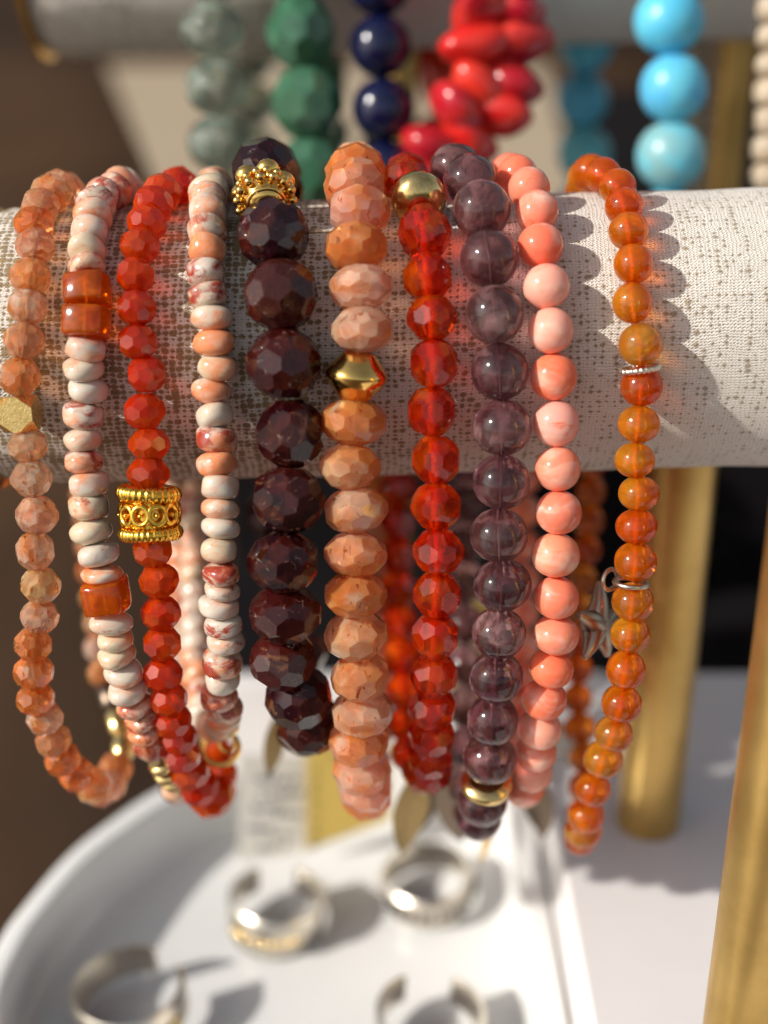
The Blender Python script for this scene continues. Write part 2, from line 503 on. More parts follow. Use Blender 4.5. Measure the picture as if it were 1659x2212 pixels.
def fabric_mat(name='printed_linen', less=0.0):
    N = Nodes(name)
    uv = N.n('ShaderNodeUVMap').outputs[0]
    wob = N.vmath('MULTIPLY', N.vmath('SUBTRACT', N.noisecol(uv, .22), (.5, .5, .5)), (1.4, 1.0, 0))
    wob2 = N.vmath('MULTIPLY', N.vmath('SUBTRACT', N.noisecol(uv, 1.1), (.5, .5, .5)), (.45, .35, 0))
    p = N.vmath('ADD', N.vmath('ADD', uv, wob), wob2)
    cell = N.vmath('MULTIPLY', p, (1 / .96, 1 / .74, 0))
    fl = N.vmath('FLOOR', cell)
    fr = N.vmath('SUBTRACT', N.vmath('SUBTRACT', cell, fl), (.5, .5, 0))
    wn_ = N.n('ShaderNodeTexWhiteNoise', noise_dimensions='2D'); N.l(fl, wn_.inputs['Vector'])
    rnd = wn_.outputs['Value']
    sx = N.n('ShaderNodeSeparateXYZ'); N.l(uv, sx.inputs[0])
    low = N.noise(uv, .09, 3, .6)
    # dark threads run along and across
    colst = N.noise(N.vmath('MULTIPLY', fl, (1.0, .05, 0)), .9, 2)
    rowst = N.noise(N.vmath('MULTIPLY', fl, (.05, 1.0, 0)), .9, 2)
    left = N.smooth(sx.outputs[0], 42.0, -30.0, -.12, .17)
    size = N.math('ADD', N.math('MULTIPLY', rnd, .42), N.math('MULTIPLY', low, .45))
    size = N.math('ADD', size, N.math('MULTIPLY', colst, .62))
    size = N.math('ADD', size, N.math('MULTIPLY', rowst, .42))
    size = N.math('ADD', N.math('SUBTRACT', size, .78), left)
    ln = N.n('ShaderNodeVectorMath', operation='LENGTH'); N.l(fr, ln.inputs[0])
    d = N.math('ADD', ln.outputs['Value'], N.math('MULTIPLY', N.math('SUBTRACT', N.noise(uv, 2.6, 4, .75), .5), .85))
    size = N.math('SUBTRACT', size, less)
    speck = N.smooth(d, N.math('ADD', size, .15), N.math('SUBTRACT', size, .10))
    tone = N.mix(N.noise(uv, .35, 3), (.80, .735, .65), (.86, .81, .73))
    brown = N.mix(N.noise(uv, .5, 2), (.17, .105, .035), (.36, .24, .085))
    colr = N.mix(N.math('MULTIPLY', speck, N.smooth(sx.outputs[0], 50, -10, .68, .92)), tone, brown)
    gp = N.vmath('MULTIPLY', p, (math.pi / .48, math.pi / .37, 0))
    sg_ = N.n('ShaderNodeSeparateXYZ'); N.l(gp, sg_.inputs[0])
    gx = N.smooth(N.math('ABSOLUTE', N.math('SINE', sg_.outputs[0])), .50, .0)
    gy = N.smooth(N.math('ABSOLUTE', N.math('SINE', sg_.outputs[1])), .50, .0)
    gaps = N.math('ADD', N.math('MULTIPLY', N.math('MULTIPLY', gx, gy), .45), N.math('ADD', N.math('MULTIPLY', gx, .16), N.math('MULTIPLY', gy, .20)), clamp=True)
    gaps = N.math('MULTIPLY', gaps, N.smooth(N.noise(uv, .8, 3), .25, .7, .45, 1.2))
    colr = N.mix(gaps, colr, (.34, .25, .13))
    th = N.vmath('MULTIPLY', p, (2 * math.pi / .48, 2 * math.pi / .37, 0))
    st = N.n('ShaderNodeSeparateXYZ'); N.l(th, st.inputs[0])
    weave = N.math('MULTIPLY', N.math('SINE', st.outputs[0]), N.math('SINE', st.outputs[1]))
    ribs = N.math('ADD', N.math('MULTIPLY', weave, .35), N.math('ADD', N.math('MULTIPLY', N.math('SINE', st.outputs[1]), .25), N.math('MULTIPLY', N.noise(uv, 5.0, 2), .5)))
    h = N.math('SUBTRACT', N.math('SUBTRACT', ribs, N.math('MULTIPLY', speck, .6)), N.math('MULTIPLY', gaps, .9))
    sh = N.principled(**{'Base Color': colr, 'Roughness': .62, 'Sheen Weight': .1, 'Normal': N.bump(h, .7, .00020), 'Specular IOR Level': .35})
    return N.done(sh)
M['fabric'] = fabric_mat()
M['plain_fabric'] = fabric_mat('plain_linen', .30)

def flat_mat(name, a, b, scale=20, rough=.5, bump=0.0, spec=.5, streak=None, dist=.0002, sharp=(.35, .7)):
    N = Nodes(name)
    tc = N.n('ShaderNodeTexCoord').outputs['Object']
    if streak: tc = N.vmath('MULTIPLY', tc, streak)
    n = N.noise(tc, scale, 5, .6, .4)
    kw = {}
    if bump: kw['Normal'] = N.bump(N.noise(tc, scale * 4, 4), bump, dist)
    return N.done(N.principled(**{'Base Color': N.mix(N.smooth(n, *sharp), a, b), 'Roughness': rough, 'Specular IOR Level': spec, **kw}))
M['tray'] = flat_mat('white_glazed_ceramic', (.80, .80, .78), (.77, .77, .755), 30, .22, .03)
M['platform'] = flat_mat('white_painted_board', (.80, .77, .755), (.75, .72, .71), 18, .45, .08)
M['black'] = flat_mat('black_velvet', (.006, .005, .006), (.010, .008, .009), 60, .9, .1, .1)
M['wood'] = flat_mat('dark_brown_wood', (.085, .045, .022), (.030, .017, .010), 14, .5, .2, .3, streak=(1, .12, 1))
M['kraft'] = flat_mat('tan_card', (.44, .355, .25), (.40, .32, .225), 12, .8, .1, .2)
M['paper_white'] = flat_mat('cream_paper', (.70, .67, .60), (.64, .61, .54), 40, .8, .05, .2)
M['paper_yellow'] = flat_mat('mustard_card', (.56, .40, .10), (.50, .35, .085), 40, .6, .05, .3)
M['ink'] = flat_mat('blue_black_ink', (.05, .055, .09), (.08, .085, .12), 50, .7)
M['ink_brown'] = flat_mat('dark_print', (.12, .085, .03), (.16, .11, .04), 50, .7)

# ------------------------------------------------------------------ the setting
TABLE_Z = -123.0
PLAT_Z = -91.0
def slab(name, x0, x1, y0, y1, z0, z1, mat):
    v, f = box(x0, x1, y0, y1, z0, z1)
    return new_obj(name, mesh_from(name, v, f, mat=mat))

t = slab('table', -900, 900, -700, 1100, TABLE_Z - 12, TABLE_Z, M['wood'])
tag(t, kind='structure')
# white block: a high part under the brass post at the right, a narrow ledge running left behind the tray
poly = [(30, -130), (260, -130), (260, 62), (-36, 62), (-36, 57.5), (30, 57.5)]
n = len(poly)
v = [(x, y, TABLE_Z + .01) for x, y in poly] + [(x, y, PLAT_Z) for x, y in poly]
f = [(0, 1, 2, 5), (2, 3, 4, 5), (6, 7, 8, 11), (8, 9, 10, 11)] + [(i, (i + 1) % n, n + (i + 1) % n, n + i) for i in range(n)]
me = mesh_from('white_platform', v, f, mat=M['platform'])
p = new_obj('white_platform', me)
bv = p.modifiers.new('bevel', 'BEVEL'); bv.width = .5 * K; bv.segments = 2
tag(p, 'white painted block under the brass post at the right', 'block')
b = slab('base_board', -38, 420, 63.5, 200, TABLE_Z + .01, PLAT_Z - 1.5, M['black'])
tag(b, 'black velvet base board behind the bracelets', 'board')
ris = slab('black_riser', -38, 420, 122, 420, PLAT_Z - 1.4, -12, M['black'])
tag(ris, 'black velvet riser box behind the lower bracelet bar', 'riser')
# tan sheet lying on the riser
pts = [at_z(x, y, -11.0) for x, y in ((385, 500), (300, 300), (232, 140), (1180, 140), (1262, 500))]
v = [(q.x, q.y, -11.9) for q in pts] + [(q.x, q.y, -11.0) for q in pts]
n = len(pts)
f = [tuple(range(n)), tuple(range(n, 2 * n))] + [(i, (i + 1) % n, n + (i + 1) % n, n + i) for i in range(n)]
o = new_obj('tan_sheet', mesh_from('tan_sheet', v, f, mat=M['kraft']))
tag(o, 'tan card sheet lying behind the green and blue bracelets', 'card')
bd = slab('backdrop', -900, 900, 1000, 1010, TABLE_Z + .01, 600, M['wood'])
tag(bd, kind='structure')

# ------------------------------------------------------------------ padded bracelet bars
ROLL_R = 19.0
TILT = 0.026
def padded_bar(name, label, x0, x1, y, z, r, posts, base_z, cap_mat, cloth):
    root = empty(name, (0, y, base_z))
    tag(root, label, 'display bar', 'padded bracelet bars')
    off = Vector((0, y, base_z))
    seg, nx = 96, 60
    bm = bmesh.new()
    uvl = bm.loops.layers.uv.new('UVMap')
    rows = []
    for i in range(nx + 1):
        x = x0 + (x1 - x0) * i / nx
        e = min(1.0, min(x - x0, x1 - x) / 1.5)
        rr_ = r * (1 - .05 * (1 - e) ** 2)
        ring = []
        for j in range(seg):
            a = 2 * math.pi * j / seg
            w = rr_ * (1 + .004 * math.sin(x * .21 + 2 * a) + .003 * math.sin(x * .5 - 3 * a))
            ring.append(bm.verts.new(((x) * K, (w * math.cos(a)) * K, (z - base_z + x * TILT + w * math.sin(a)) * K)))
        rows.append(ring)
    for i in range(nx):
        for j in range(seg):
            j2 = (j + 1) % seg
            fc = bm.faces.new((rows[i][j], rows[i + 1][j], rows[i + 1][j2], rows[i][j2]))
            fc.smooth = True
            uvs = [(i, j), (i + 1, j), (i + 1, j + 1), (i, j + 1)]
            for lp, (a_, b_) in zip(fc.loops, uvs):
                lp[uvl].uv = (x0 + (x1 - x0) * a_ / nx, b_ * 2 * math.pi * r / seg)
    m = bmesh.new
    bm.faces.new(rows[0]); bm.faces.new(list(reversed(rows[-1])))
    me = bpy.data.meshes.new('fabric_roll')
    bm.to_mesh(me); bm.free()
    new_obj('fabric_roll', me, M[cloth], root)
    for xe, s in ((x0, -1), (x1, 1)):
        prof = [(0, -.9), (r * .96, -.9), (r * 1.03, -.4), (r * 1.03, .4), (r * .96, .9), (0, .9)]
        v, f = lathe(prof, 48)
        Mx = Matrix.Translation((xe + s * .9, 0, z - base_z + xe * TILT)) @ Matrix.Rotation(math.pi / 2, 4, 'Y')
        v, f = xf((v, f), Mx)
        new_obj('end_cap', mesh_from('end_cap', v, f, mat=cap_mat, smooth=False), None, root)
    for (px_, pr) in posts:
        prof = [(0, 0), (pr, 0), (pr, .3), (pr, z - base_z - r * .6), (0, z - base_z - r * .6)]
        v, f = lathe(prof, 40)
        v, f = xf((v, f), Matrix.Translation((px_, r * .6, 0)))
        me = mesh_from('post', v, f, mat=M['brass_post'], smooth=True)
        me.set_sharp_from_angle(angle=math.radians(50))
        new_obj('post', me, None, root)
    return root

padded_bar('bracelet_bar', 'near padded bar in white and brown woven fabric carrying the red and orange bracelets', -53.0, 92, 0, 0, ROLL_R,
           [(46.2, 5.4)], PLAT_Z, M['gold_pale'], 'fabric')
UP_Y, UP_Z = 88.0, 51.0
padded_bar('bracelet_bar', 'far padded fabric bar at the top with a shiny gold end', -63.0, 130, UP_Y, UP_Z, 20.0,
           [(70.5, 3.6), (3.5, 3.2)], PLAT_Z - 1.5, M['gold'], 'plain_fabric')

# nearer post of a neighbouring display, right edge
root = empty('brass_post', (47.6, -47, PLAT_Z))
tag(root, 'tall brass post standing nearest the camera at the right edge', 'post')
v, f = lathe([(0, 0), (9, 0), (9, 1.0), (8.2, 1.4), (0, 1.4)], 40)
new_obj('foot', mesh_from('foot', v, f, mat=M['brass_post']), None, root)
v, f = lathe([(0, 1.35), (5.6, 1.35), (5.6, 115), (5.2, 116), (0, 116)], 40)
me = mesh_from('shaft', v, f, mat=M['brass_post'], smooth=True)
me.set_sharp_from_angle(angle=math.radians(50))
new_obj('shaft', me, None, root)

# ------------------------------------------------------------------ bead meshes (unit size, axis along Z)
def bead_mesh(name, part, mat, smooth):
    return mesh_from(name, part[0], part[1], scale=1.0, smooth=smooth, mat=mat)
def superbead(e, seed, jit=.03, seg=22, rings=14):
    prof = []
    for i in range(rings + 1):
        a = math.pi * i / rings
        c, s = -math.cos(a), math.sin(a)
        prof.append(((abs(s)) ** (2 / e), math.copysign(abs(c) ** (2 / e), c)))
    prof[0] = (0, -1); prof[-1] = (0, 1)
    return lathe(prof, seg, jitter=jit, seed=seed)
L_ROUND = [(0, 0, 1.0), (36, .5, 1.0), (66, 0, 1.0)]
L_GARNET = [(0, 0, 1.0), (30, .5, 1.0), (56, 0, 1.0)]
L_RONDEL = [(0, 0, 1.0), (34, .5, .985), (62, 0, .985)]
POLY = {}
for k in range(3):
    POLY['round8', k] = faceted(8, L_ROUND, .93, .035, 10 + k)
    POLY['garnet', k] = faceted(9, L_GARNET, .95, .05, 20 + k)
    POLY['rondel', k] = faceted(9, L_RONDEL, .95, .05, 30 + k)
MESH = {}
def mesh_set(key, mat, kind):
    out = []
    for k in range(3):
        if kind in ('round8', 'garnet', 'rondel'):
            out.append(bead_mesh(key, POLY[kind, k], M[mat], False))
        elif kind == 'ball':
            out.append(bead_mesh(key, superbead(2.08, 40 + k, .012, 28, 18), M[mat], True))
        elif kind == 'tire':
            out.append(bead_mesh(key, superbead((2.6, 3.3, 2.3)[k], 50 + k, .085, 24, 14), M[mat], True))
        elif kind == 'block':
            v, f = lathe([(0, -.98), (.84, -.98), (.96, -.9), (1.0, -.72), (1.0, .72), (.96, .9), (.84, .98), (0, .98)], 32, sq=.5, jitter=.015, seed=60 + k)
            out.append(bead_mesh(key, (v, f), M[mat], True))
        elif kind == 'chip':
            v, f = superbead(2.2, 70 + k, .10, 20, 12)
            out.append(bead_mesh(key, ([(p[0] * (1 + .25 * p[2]), p[1] * .8, p[2]) for p in v], f), M[mat], True))
    MESH[key] = out
mesh_set('sunstone_small', 'sunstone_small', 'round8')
mesh_set('sunstone', 'sunstone', 'rondel')
mesh_set('jasper', 'jasper', 'tire')
mesh_set('carnelian_red', 'carnelian_red', 'round8')
mesh_set('carnelian_clear', 'carnelian_clear', 'round8')
mesh_set('carnelian_orange', 'carnelian_orange', 'ball')
mesh_set('carnelian_block', 'carnelian_block', 'block')
mesh_set('garnet', 'garnet', 'garnet')
mesh_set('amethyst', 'amethyst', 'ball')
mesh_set('coral', 'coral', 'ball')
mesh_set('rutile', 'rutile', 'ball')
mesh_set('aventurine', 'aventurine', 'round8')
mesh_set('lapis', 'lapis', 'ball')
mesh_set('red_coral', 'red_coral', 'chip')
mesh_set('turquoise', 'turquoise', 'ball')
mesh_set('cream_bead', 'cream_bead', 'tire')

# gold beads
def gold_cube():
    N_ = [(1, 0, 0), (-1, 0, 0), (0, 1, 0), (0, -1, 0), (0, 0, 1), (0, 0, -1)] + [(a, b, c) for a in (1, -1) for b in (1, -1) for c in (1, -1)]
    D_ = [.80] * 4 + [1.0, 1.0] + [1.12] * 8
    return poly_from_planes(N_, D_)
def gold_granules():
    """ornate cap: a row of big grains, rows of small grains, a plain collar"""
    parts = []
    for i in range(6):
        a = 2 * math.pi * (i + .25) / 6
        parts.append(uv_ball(.36, 16, 10, (.64 * math.cos(a), .64 * math.sin(a), .30)))
    for row, (rr_, zz, nn, br) in enumerate(((.80, -.04, 16, .14), (.74, -.26, 15, .13), (.82, -.45, 14, .15))):
        for i in range(nn):
            a = 2 * math.pi * (i + .5 * row) / nn
            parts.append(uv_ball(br, 10, 7, (rr_ * math.cos(a), rr_ * math.sin(a), zz)))
    parts.append(lathe([(0, .5), (.55, .5), (.66, .1), (.70, -.5), (.54, -.74), (.40, -.92), (0, -.92)], 28))
    parts.append(xf(torus(.52, .11, 28, 8), Matrix.Translation((0, 0, -.66))))
    parts.append(xf(torus(.50, .12, 28, 8), Matrix.Translation((0, 0, .62))))
    return join(*parts)
def gold_coil():
    """two ridged wire rings with a row of small loops between them"""
    parts = [lathe([(0, .9), (.70, .9), (.74, 0), (.70, -.9), (0, -.9)], 28)]
    parts.append(xf(torus(.78, .21, 130, 10, 30, .13), Matrix.Translation((0, 0, .66)) @ Matrix.Scale(1.3, 4, (0, 0, 1)) @ Matrix.Rotation(.08, 4, 'X')))
    parts.append(xf(torus(.80, .19, 130, 10, 34, .13), Matrix.Translation((0, 0, -.74)) @ Matrix.Scale(1.25, 4, (0, 0, 1))))
    for i in range(11):
        a = 2 * math.pi * i / 11
        tt = torus(.26, .095, 18, 8)
        Mx = Matrix.Rotation(a, 4, 'Z') @ Matrix.Translation((.84, 0, -.04)) @ Matrix.Rotation(math.pi / 2, 4, 'Y') @ Matrix.Scale(1.25, 4, (1, 0, 0)) @ Matrix.Scale(.95, 4, (0, 1, 0))
        parts.append(xf(tt, Mx))
        parts.append(uv_ball(.085, 8, 6, (.90 * math.cos(a), .90 * math.sin(a), -.04)))
    return join(*parts)
def smooth_mesh(name, part, mat, ang=40):
    m = mesh_from(name, part[0], part[1], scale=1.0, smooth=True, mat=mat)
    m.set_sharp_from_angle(angle=math.radians(ang))
    return m
SPECIAL = {
    'gold_cube': (mesh_from('gold_cube_bead', *gold_cube(), scale=1.0, mat=M['gold_satin']), 'gold_cube_bead'),
    'gold_granules': (smooth_mesh('gold_bead_cap', gold_granules(), M['gold'], 60), 'gold_bead_cap'),
    'gold_coil': (smooth_mesh('gold_coil_bead', gold_coil(), M['gold_deep'], 60), 'gold_coil_bead'),
    'gold_bicone': (smooth_mesh('gold_bicone_bead', lathe([(0, 1.06), (.40, 1.06), (.50, 1.02), (.55, .93), (.66, .74), (.81, .50), (.93, .26), (.985, .10), (1, 0), (.985, -.10), (.93, -.26), (.81, -.50), (.66, -.74), (.55, -.93), (.50, -1.02), (.40, -1.06), (0, -1.06)], 40), M['gold'], 70), 'gold_bicone_bead'),
    'gold_nugget': (smooth_mesh('gold_bead', lathe([(0, 1), (.38, .98), (.66, .86), (.88, .58), (.98, .2), (.98, -.15), (.86, -.55), (.62, -.85), (.36, -1), (0, -1)], 36, jitter=.03, seed=4), M['gold_pale'], 70), 'gold_bead'),
    'gold_spacer': (smooth_mesh('gold_spacer', lathe([(0, 1), (.7, 1), (.94, .7), (1, 0), (.94, -.7), (.7, -1), (0, -1)], 36), M['gold_pale'], 50), 'gold_spacer'),
    'dark_spacer': (smooth_mesh('dark_spacer', lathe([(0, 1), (.7, 1), (.94, .7), (1, 0), (.94, -.7), (.7, -1), (0, -1)], 36), M['dark_bronze'], 50), 'dark_spacer'),
    'twist_ring': (smooth_mesh('twisted_silver_ring', torus(.88, .11, 120, 10, 26, .16, twist=1), M['silver'], 80), 'twisted_silver_ring'),
}

# ------------------------------------------------------------------ bracelets
def vary(c, amt=.10, hue=.06):
    k = 1 + rng.uniform(-amt, amt)
    return tuple(max(0, min(1, x * k * (1 + rng.uniform(-hue, hue)))) for x in c) + (1,)
def col_sun_small():
    return vary(rng.choice([(.97, .53, .33), (.96, .36, .13), (.98, .72, .56), (.97, .64, .34), (.95, .27, .06), (.97, .60, .44)]))
def col_sun():
    return vary(rng.choice([(.96, .42, .22), (.96, .47, .29), (.95, .36, .12), (.97, .56, .40)]), .06)
def col_jasper():
    return (rng.choice([.25, .48, .62, .78, 1.0]), rng.choice([0, 0, .1, .4, .75]), rng.choice([.0, .1, .25, .6]), 1)
COLORS = {
    'sunstone_small': col_sun_small, 'sunstone': col_sun, 'jasper': col_jasper,
    'carnelian_red': lambda: vary(rng.choice([(.90, .075, .006), (.94, .12, .008), (.84, .05, .005)])),
    'carnelian_clear': lambda: vary((.78, .032, .004), .08),
    'carnelian_orange': lambda: vary(rng.choice([(.95, .27, .006), (.90, .17, .005), (.95, .38, .02), (.90, .42, .05), (.93, .23, .006)])),
    'carnelian_block': lambda: (1, 1, 1, 1),
    'garnet': lambda: vary(rng.choice([(.030, .002, .005), (.055, .005, .005), (.026, .002, .006), (.085, .016, .009)]), .2),
    'amethyst': lambda: vary(rng.choice([(.25, .095, .105), (.31, .14, .14), (.19, .065, .078)])),
    'coral': lambda: vary(rng.choice([(.90, .27, .15), (.90, .33, .20), (.88, .21, .11), (.92, .44, .32), (.90, .28, .18)]), .03),
    'red_coral': lambda: vary(rng.choice([(.58, .012, .012), (.42, .008, .022), (.64, .035, .018)])),
    'turquoise': lambda: vary(rng.choice([(.09, .50, .72), (.08, .46, .70), (.16, .52, .60)]), .05),
}

class Profile:
    """closed loop in the YZ plane: over the bar, down the front, round the bottom and up the back"""
    def __init__(self, y0, z0, rb, zb):
        P = []
        for i in range(241):                     # top half circle, back (+Y) -> over the top -> front (-Y)
            a = math.pi * i / 240
            P.append((rb * math.cos(a), rb * math.sin(a)))
        for i in range(1, 481):                  # lower loop, front -> bottom -> back
            a = math.pi * i / 480
            c, s = math.cos(a), math.sin(a)
            b_ = 6.5 * math.sin(math.pi * min(1.0, abs(s) ** .82)) * math.copysign(1, c) * abs(c) ** .3
            P.append((-rb * math.copysign(abs(c) ** .92, c) - b_ - 13.0 * abs(s) ** 1.6, zb * abs(s) ** .82))
        self.P = np.array(P) + np.array((y0, z0))
        d = np.hypot(*np.diff(self.P, axis=0).T)
        self.s = np.concatenate([[0], np.cumsum(d)])
        self.L = self.s[-1]
        dy, dz = self.P[:, 0] - CAM[1], self.P[:, 1] - CAM[2]
        self.w = dy * CP - dz * SP
        self.v = CY + FOV_F * (-(dy * SP + dz * CP)) / self.w
        # the visible front runs from the topmost projected sample to the lowest one
        self.i0 = int(np.argmin(self.v[:300]))
        self.i1 = int(np.argmax(self.v))
    def front_s(self, py):
        return float(np.interp(py, self.v[self.i0:self.i1 + 1], self.s[self.i0:self.i1 + 1]))
    def back_s(self, py):
        vv = self.v[self.i1:][::-1]; ss = self.s[self.i1:][::-1]
        return float(np.interp(py, vv, ss))
    def cond(self, s):
        k = int(np.searchsorted(self.s, s % self.L)); k = min(max(k, 2), len(self.s) - 3)
        return abs(self.v[k + 2] - self.v[k - 2]) / (self.s[k + 2] - self.s[k - 2] + 1e-9) * self.w[k] / FOV_F
    def yz(self, s):
        s = s % self.L
        return float(np.interp(s, self.s, self.P[:, 0])), float(np.interp(s, self.s, self.P[:, 1]))
    def depth(self, s):
        return float(np.interp(s % self.L, self.s, self.w))

def bracelet(label, kind, beads, rb_extra=0.0, y0=0.0, z0=0.0, roll_r=ROLL_R, zb=None, back=(), back_special=(), name='bead_bracelet', group=None,
             swell=1.0, round_bead=False, back_n=None, cat='bracelet', bottom_add=4, tilt=TILT, jumble=0.0, cond_min=.5, colors=None, len_cap=None, cord=(.28, 'cord'), round_min=0.0):
    """beads: (px, py, width in measuring pixels[, special type[, length]]) from the top of the bar down the front"""
    xs = sorted(b[0] for b in beads); xmed = xs[len(xs) // 2]
    wmed = sorted(b[2] for b in beads)[len(beads) // 2]
    d0 = y0 - CAM[1]
    X0 = (xmed - CX) * (d0 * .93) / FOV_F
    zc = z0 + tilt * X0
    rw = wmed * (d0 * .9) / FOV_F / 2
    rb = roll_r + rw + .1 + rb_extra
    ylow = max(b[1] for b in beads)
    if zb is None:
        lo, hi = -140.0, -40.0
        for _ in range(40):
            mid = (lo + hi) / 2
            if Profile(y0, zc, rb, mid).v.max() > ylow + bottom_add: lo = mid
            else: hi = mid
        zb = hi
    pr = Profile(y0, zc, rb, zb)
    S = [pr.front_s(b[1]) for b in beads]
    good = [pr.cond(s) > cond_min for s in S]
    # the usual spacing of the plain beads
    gaps = sorted(S[i + 1] - S[i] for i in range(len(S) - 1) if good[i] and good[i + 1] and len(beads[i]) < 4 and len(beads[i + 1]) < 4)
    step = gaps[len(gaps) // 2] if gaps else rw * 1.8
    g = [i for i, ok in enumerate(good) if ok]
    if g:
        for i in range(g[0] - 1, -1, -1):
            S[i] = S[i + 1] - step * (.5 * (beads[i][2] + beads[i + 1][2]) / wmed) ** .6
        for i in range(g[-1] + 1, len(S)):
            S[i] = S[i - 1] + step * (.5 * (beads[i][2] + beads[i - 1][2]) / wmed) ** .6
    X = [(b[0] - CX) * pr.depth(s) / FOV_F for b, s in zip(beads, S)]
    W = [b[2] * pr.depth(s) / FOV_F for b, s in zip(beads, S)]
    items = []
    for i, b in enumerate(beads):
        l = (S[min(i + 1, len(S) - 1)] - S[max(i - 1, 0)]) / (2 if 0 < i < len(S) - 1 else 1)
        typ = b[3] if len(b) > 3 and b[3] else None
        if len(b) > 4: l = b[4] * pr.depth(S[i]) / FOV_F
        items.append([S[i], X[i], W[i], l, typ])
    # neighbours of specials: length up to the special's face
    for i in range(1, len(items) - 1):
        if items[i][4] is None:
            lf = []
            for j in (i - 1, i + 1):
                dd = abs(items[j][0] - items[i][0])
                lf.append(dd - items[j][3] / 2 if items[j][4] else dd / 2)
            items[i][3] = max(step * .55, lf[0] + lf[1])
    # the back strand
    hints = [(items[-1][0], items[-1][1])] + sorted((pr.back_s(by), (bx - CX) * pr.depth(pr.back_s(by)) / FOV_F) for bx, by in back) + [(items[0][0] + pr.L, items[0][1])]
    hs = np.array([h[0] for h in hints]); hx = np.array([h[1] for h in hints])
    gap = hs[-1] - hs[0]
    nb = back_n or max(1, round(gap / step) - 1)
    wav = sum(it[2] for it in items if it[4] is None) / max(1, sum(1 for it in items if it[4] is None))
    wend = items[-1][2]
    bitems = []
    for k in range(1, nb + 1):
        s = hs[0] + gap * k / (nb + 1)
        tt = np.interp(s, hs, np.arange(len(hs)))
        i = min(int(tt), len(hs) - 2); fr = tt - i; fr = fr * fr * (3 - 2 * fr)
        x = hx[i] * (1 - fr) + hx[i + 1] * fr
        bitems.append([s, x, wav * rng.uniform(.95, 1.03), gap / (nb + 1), None])
    for (by, typ, wmul) in back_special:
        sb = pr.back_s(by)
        j = min(range(len(bitems)), key=lambda q: abs(bitems[q][0] - sb))
        bitems[j][4] = typ; bitems[j][2] *= wmul
    allb = items + bitems
    pos = []
    for it in allb:
        y, z = pr.yz(it[0])
        pos.append(Vector((it[1], y, z)))
    n = len(pos)
    base = min(pos, key=lambda q: q.z)
    root = empty(name, base)
    tag(root, label, cat, group)
    beadobjs = []
    for i, it in enumerate(allb):
        a, b_ = pos[i - 1], pos[(i + 1) % n]
        tan = (a - b_).normalized()              # +Z of a bead points back along the strand (upwards at the front)
        q = tan.to_track_quat('Z', 'Y')
        roll = Matrix.Rotation(rng.uniform(0, 6.283), 3, 'Z')
        wa = .16 if kind == 'jasper' else .07
        wob = Euler((rng.uniform(-wa, wa) + jumble * rng.uniform(-1, 1), rng.uniform(-wa, wa) + jumble * rng.uniform(-1, 1), 0)).to_matrix()
        face = {'gold_cube': Vector((-.05, -.88, .42)), 'carnelian_block': Vector((-.12, -.99, .1))}.get(it[4])
        if face is not None:
            wob = Matrix.Identity(3)
            roll = max((Matrix.Rotation(k * math.pi / 60, 3, 'Z') for k in range(60)), key=lambda r_: max(abs((q.to_matrix() @ r_).col[0].dot(face)), abs((q.to_matrix() @ r_).col[1].dot(face))))
        R3 = q.to_matrix() @ wob @ roll
        typ = it[4]
        ln = it[3]
        if typ in SPECIAL:
            mesh, nm = SPECIAL[typ]
        elif typ:
            mesh, nm = MESH[typ][rng.randrange(3)], 'carnelian_block' if typ == 'carnelian_block' else 'bead'
        else:
            mesh, nm = MESH[kind][rng.randrange(3)], 'bead'
            if round_bead: ln = min(max(ln * 1.02, it[2] * .86), it[2] * 1.0)
            elif len_cap: ln = min(ln * swell, it[2] * len_cap)
            else: ln = max(ln * swell, it[2] * round_min)
        o = bpy.data.objects.new(nm, mesh)
        col.objects.link(o)
        o.parent = root
        o.location = (pos[i] - base) * K + (Vector((rng.uniform(-1, 1), rng.uniform(-1, 1), rng.uniform(-1, 1))) * jumble * 2 * K)
        o.rotation_euler = R3.to_euler()
        sz = 1 if typ in SPECIAL else rng.uniform(.96, 1.04)
        o.scale = (it[2] * sz / 2 * K, it[2] * sz / 2 * K, ln / 2 * K)
        key = typ if typ in COLORS else kind
        if colors and i < len(items) and i in colors: o.color = colors[i]
        elif not (typ in SPECIAL) and key in COLORS: o.color = COLORS[key]()
        beadobjs.append(o)
    # the elastic cord through all the beads
    v, f = tube([p_ - base for p_ in pos], cord[0], 6, closed=True)
    new_obj('elastic_cord', mesh_from('elastic_cord', v, f, mat=M[cord[1]], smooth=True), None, root)
    def point(py, side='front'):
        s = pr.front_s(py) if side == 'front' else pr.back_s(py)
        y, z = pr.yz(s)
        return Vector((0, y, z)), pr.depth(s)
    root_info = dict(root=root, base=base, pr=pr, point=point, items=beadobjs)
    return root_info

def place(info, name, mesh_part, loc, rot=(0, 0, 0), mat=None, smooth=True, parent=None, ang=50, scale=1.0):
    """a charm or ring: mesh in u, set under the bracelet at a world point (u)"""
    m = mesh_from(name, mesh_part[0], mesh_part[1], mat=mat, smooth=smooth)
    if smooth: m.set_sharp_from_angle(angle=math.radians(ang))
    o = new_obj(name, m, None, parent or info['root'])
    if parent is None:
        o.location = (Vector(loc) - info['base']) * K
    else:
        o.location = Vector(loc) * K
    o.rotation_euler = rot
    o.scale = (scale,) * 3
    return o

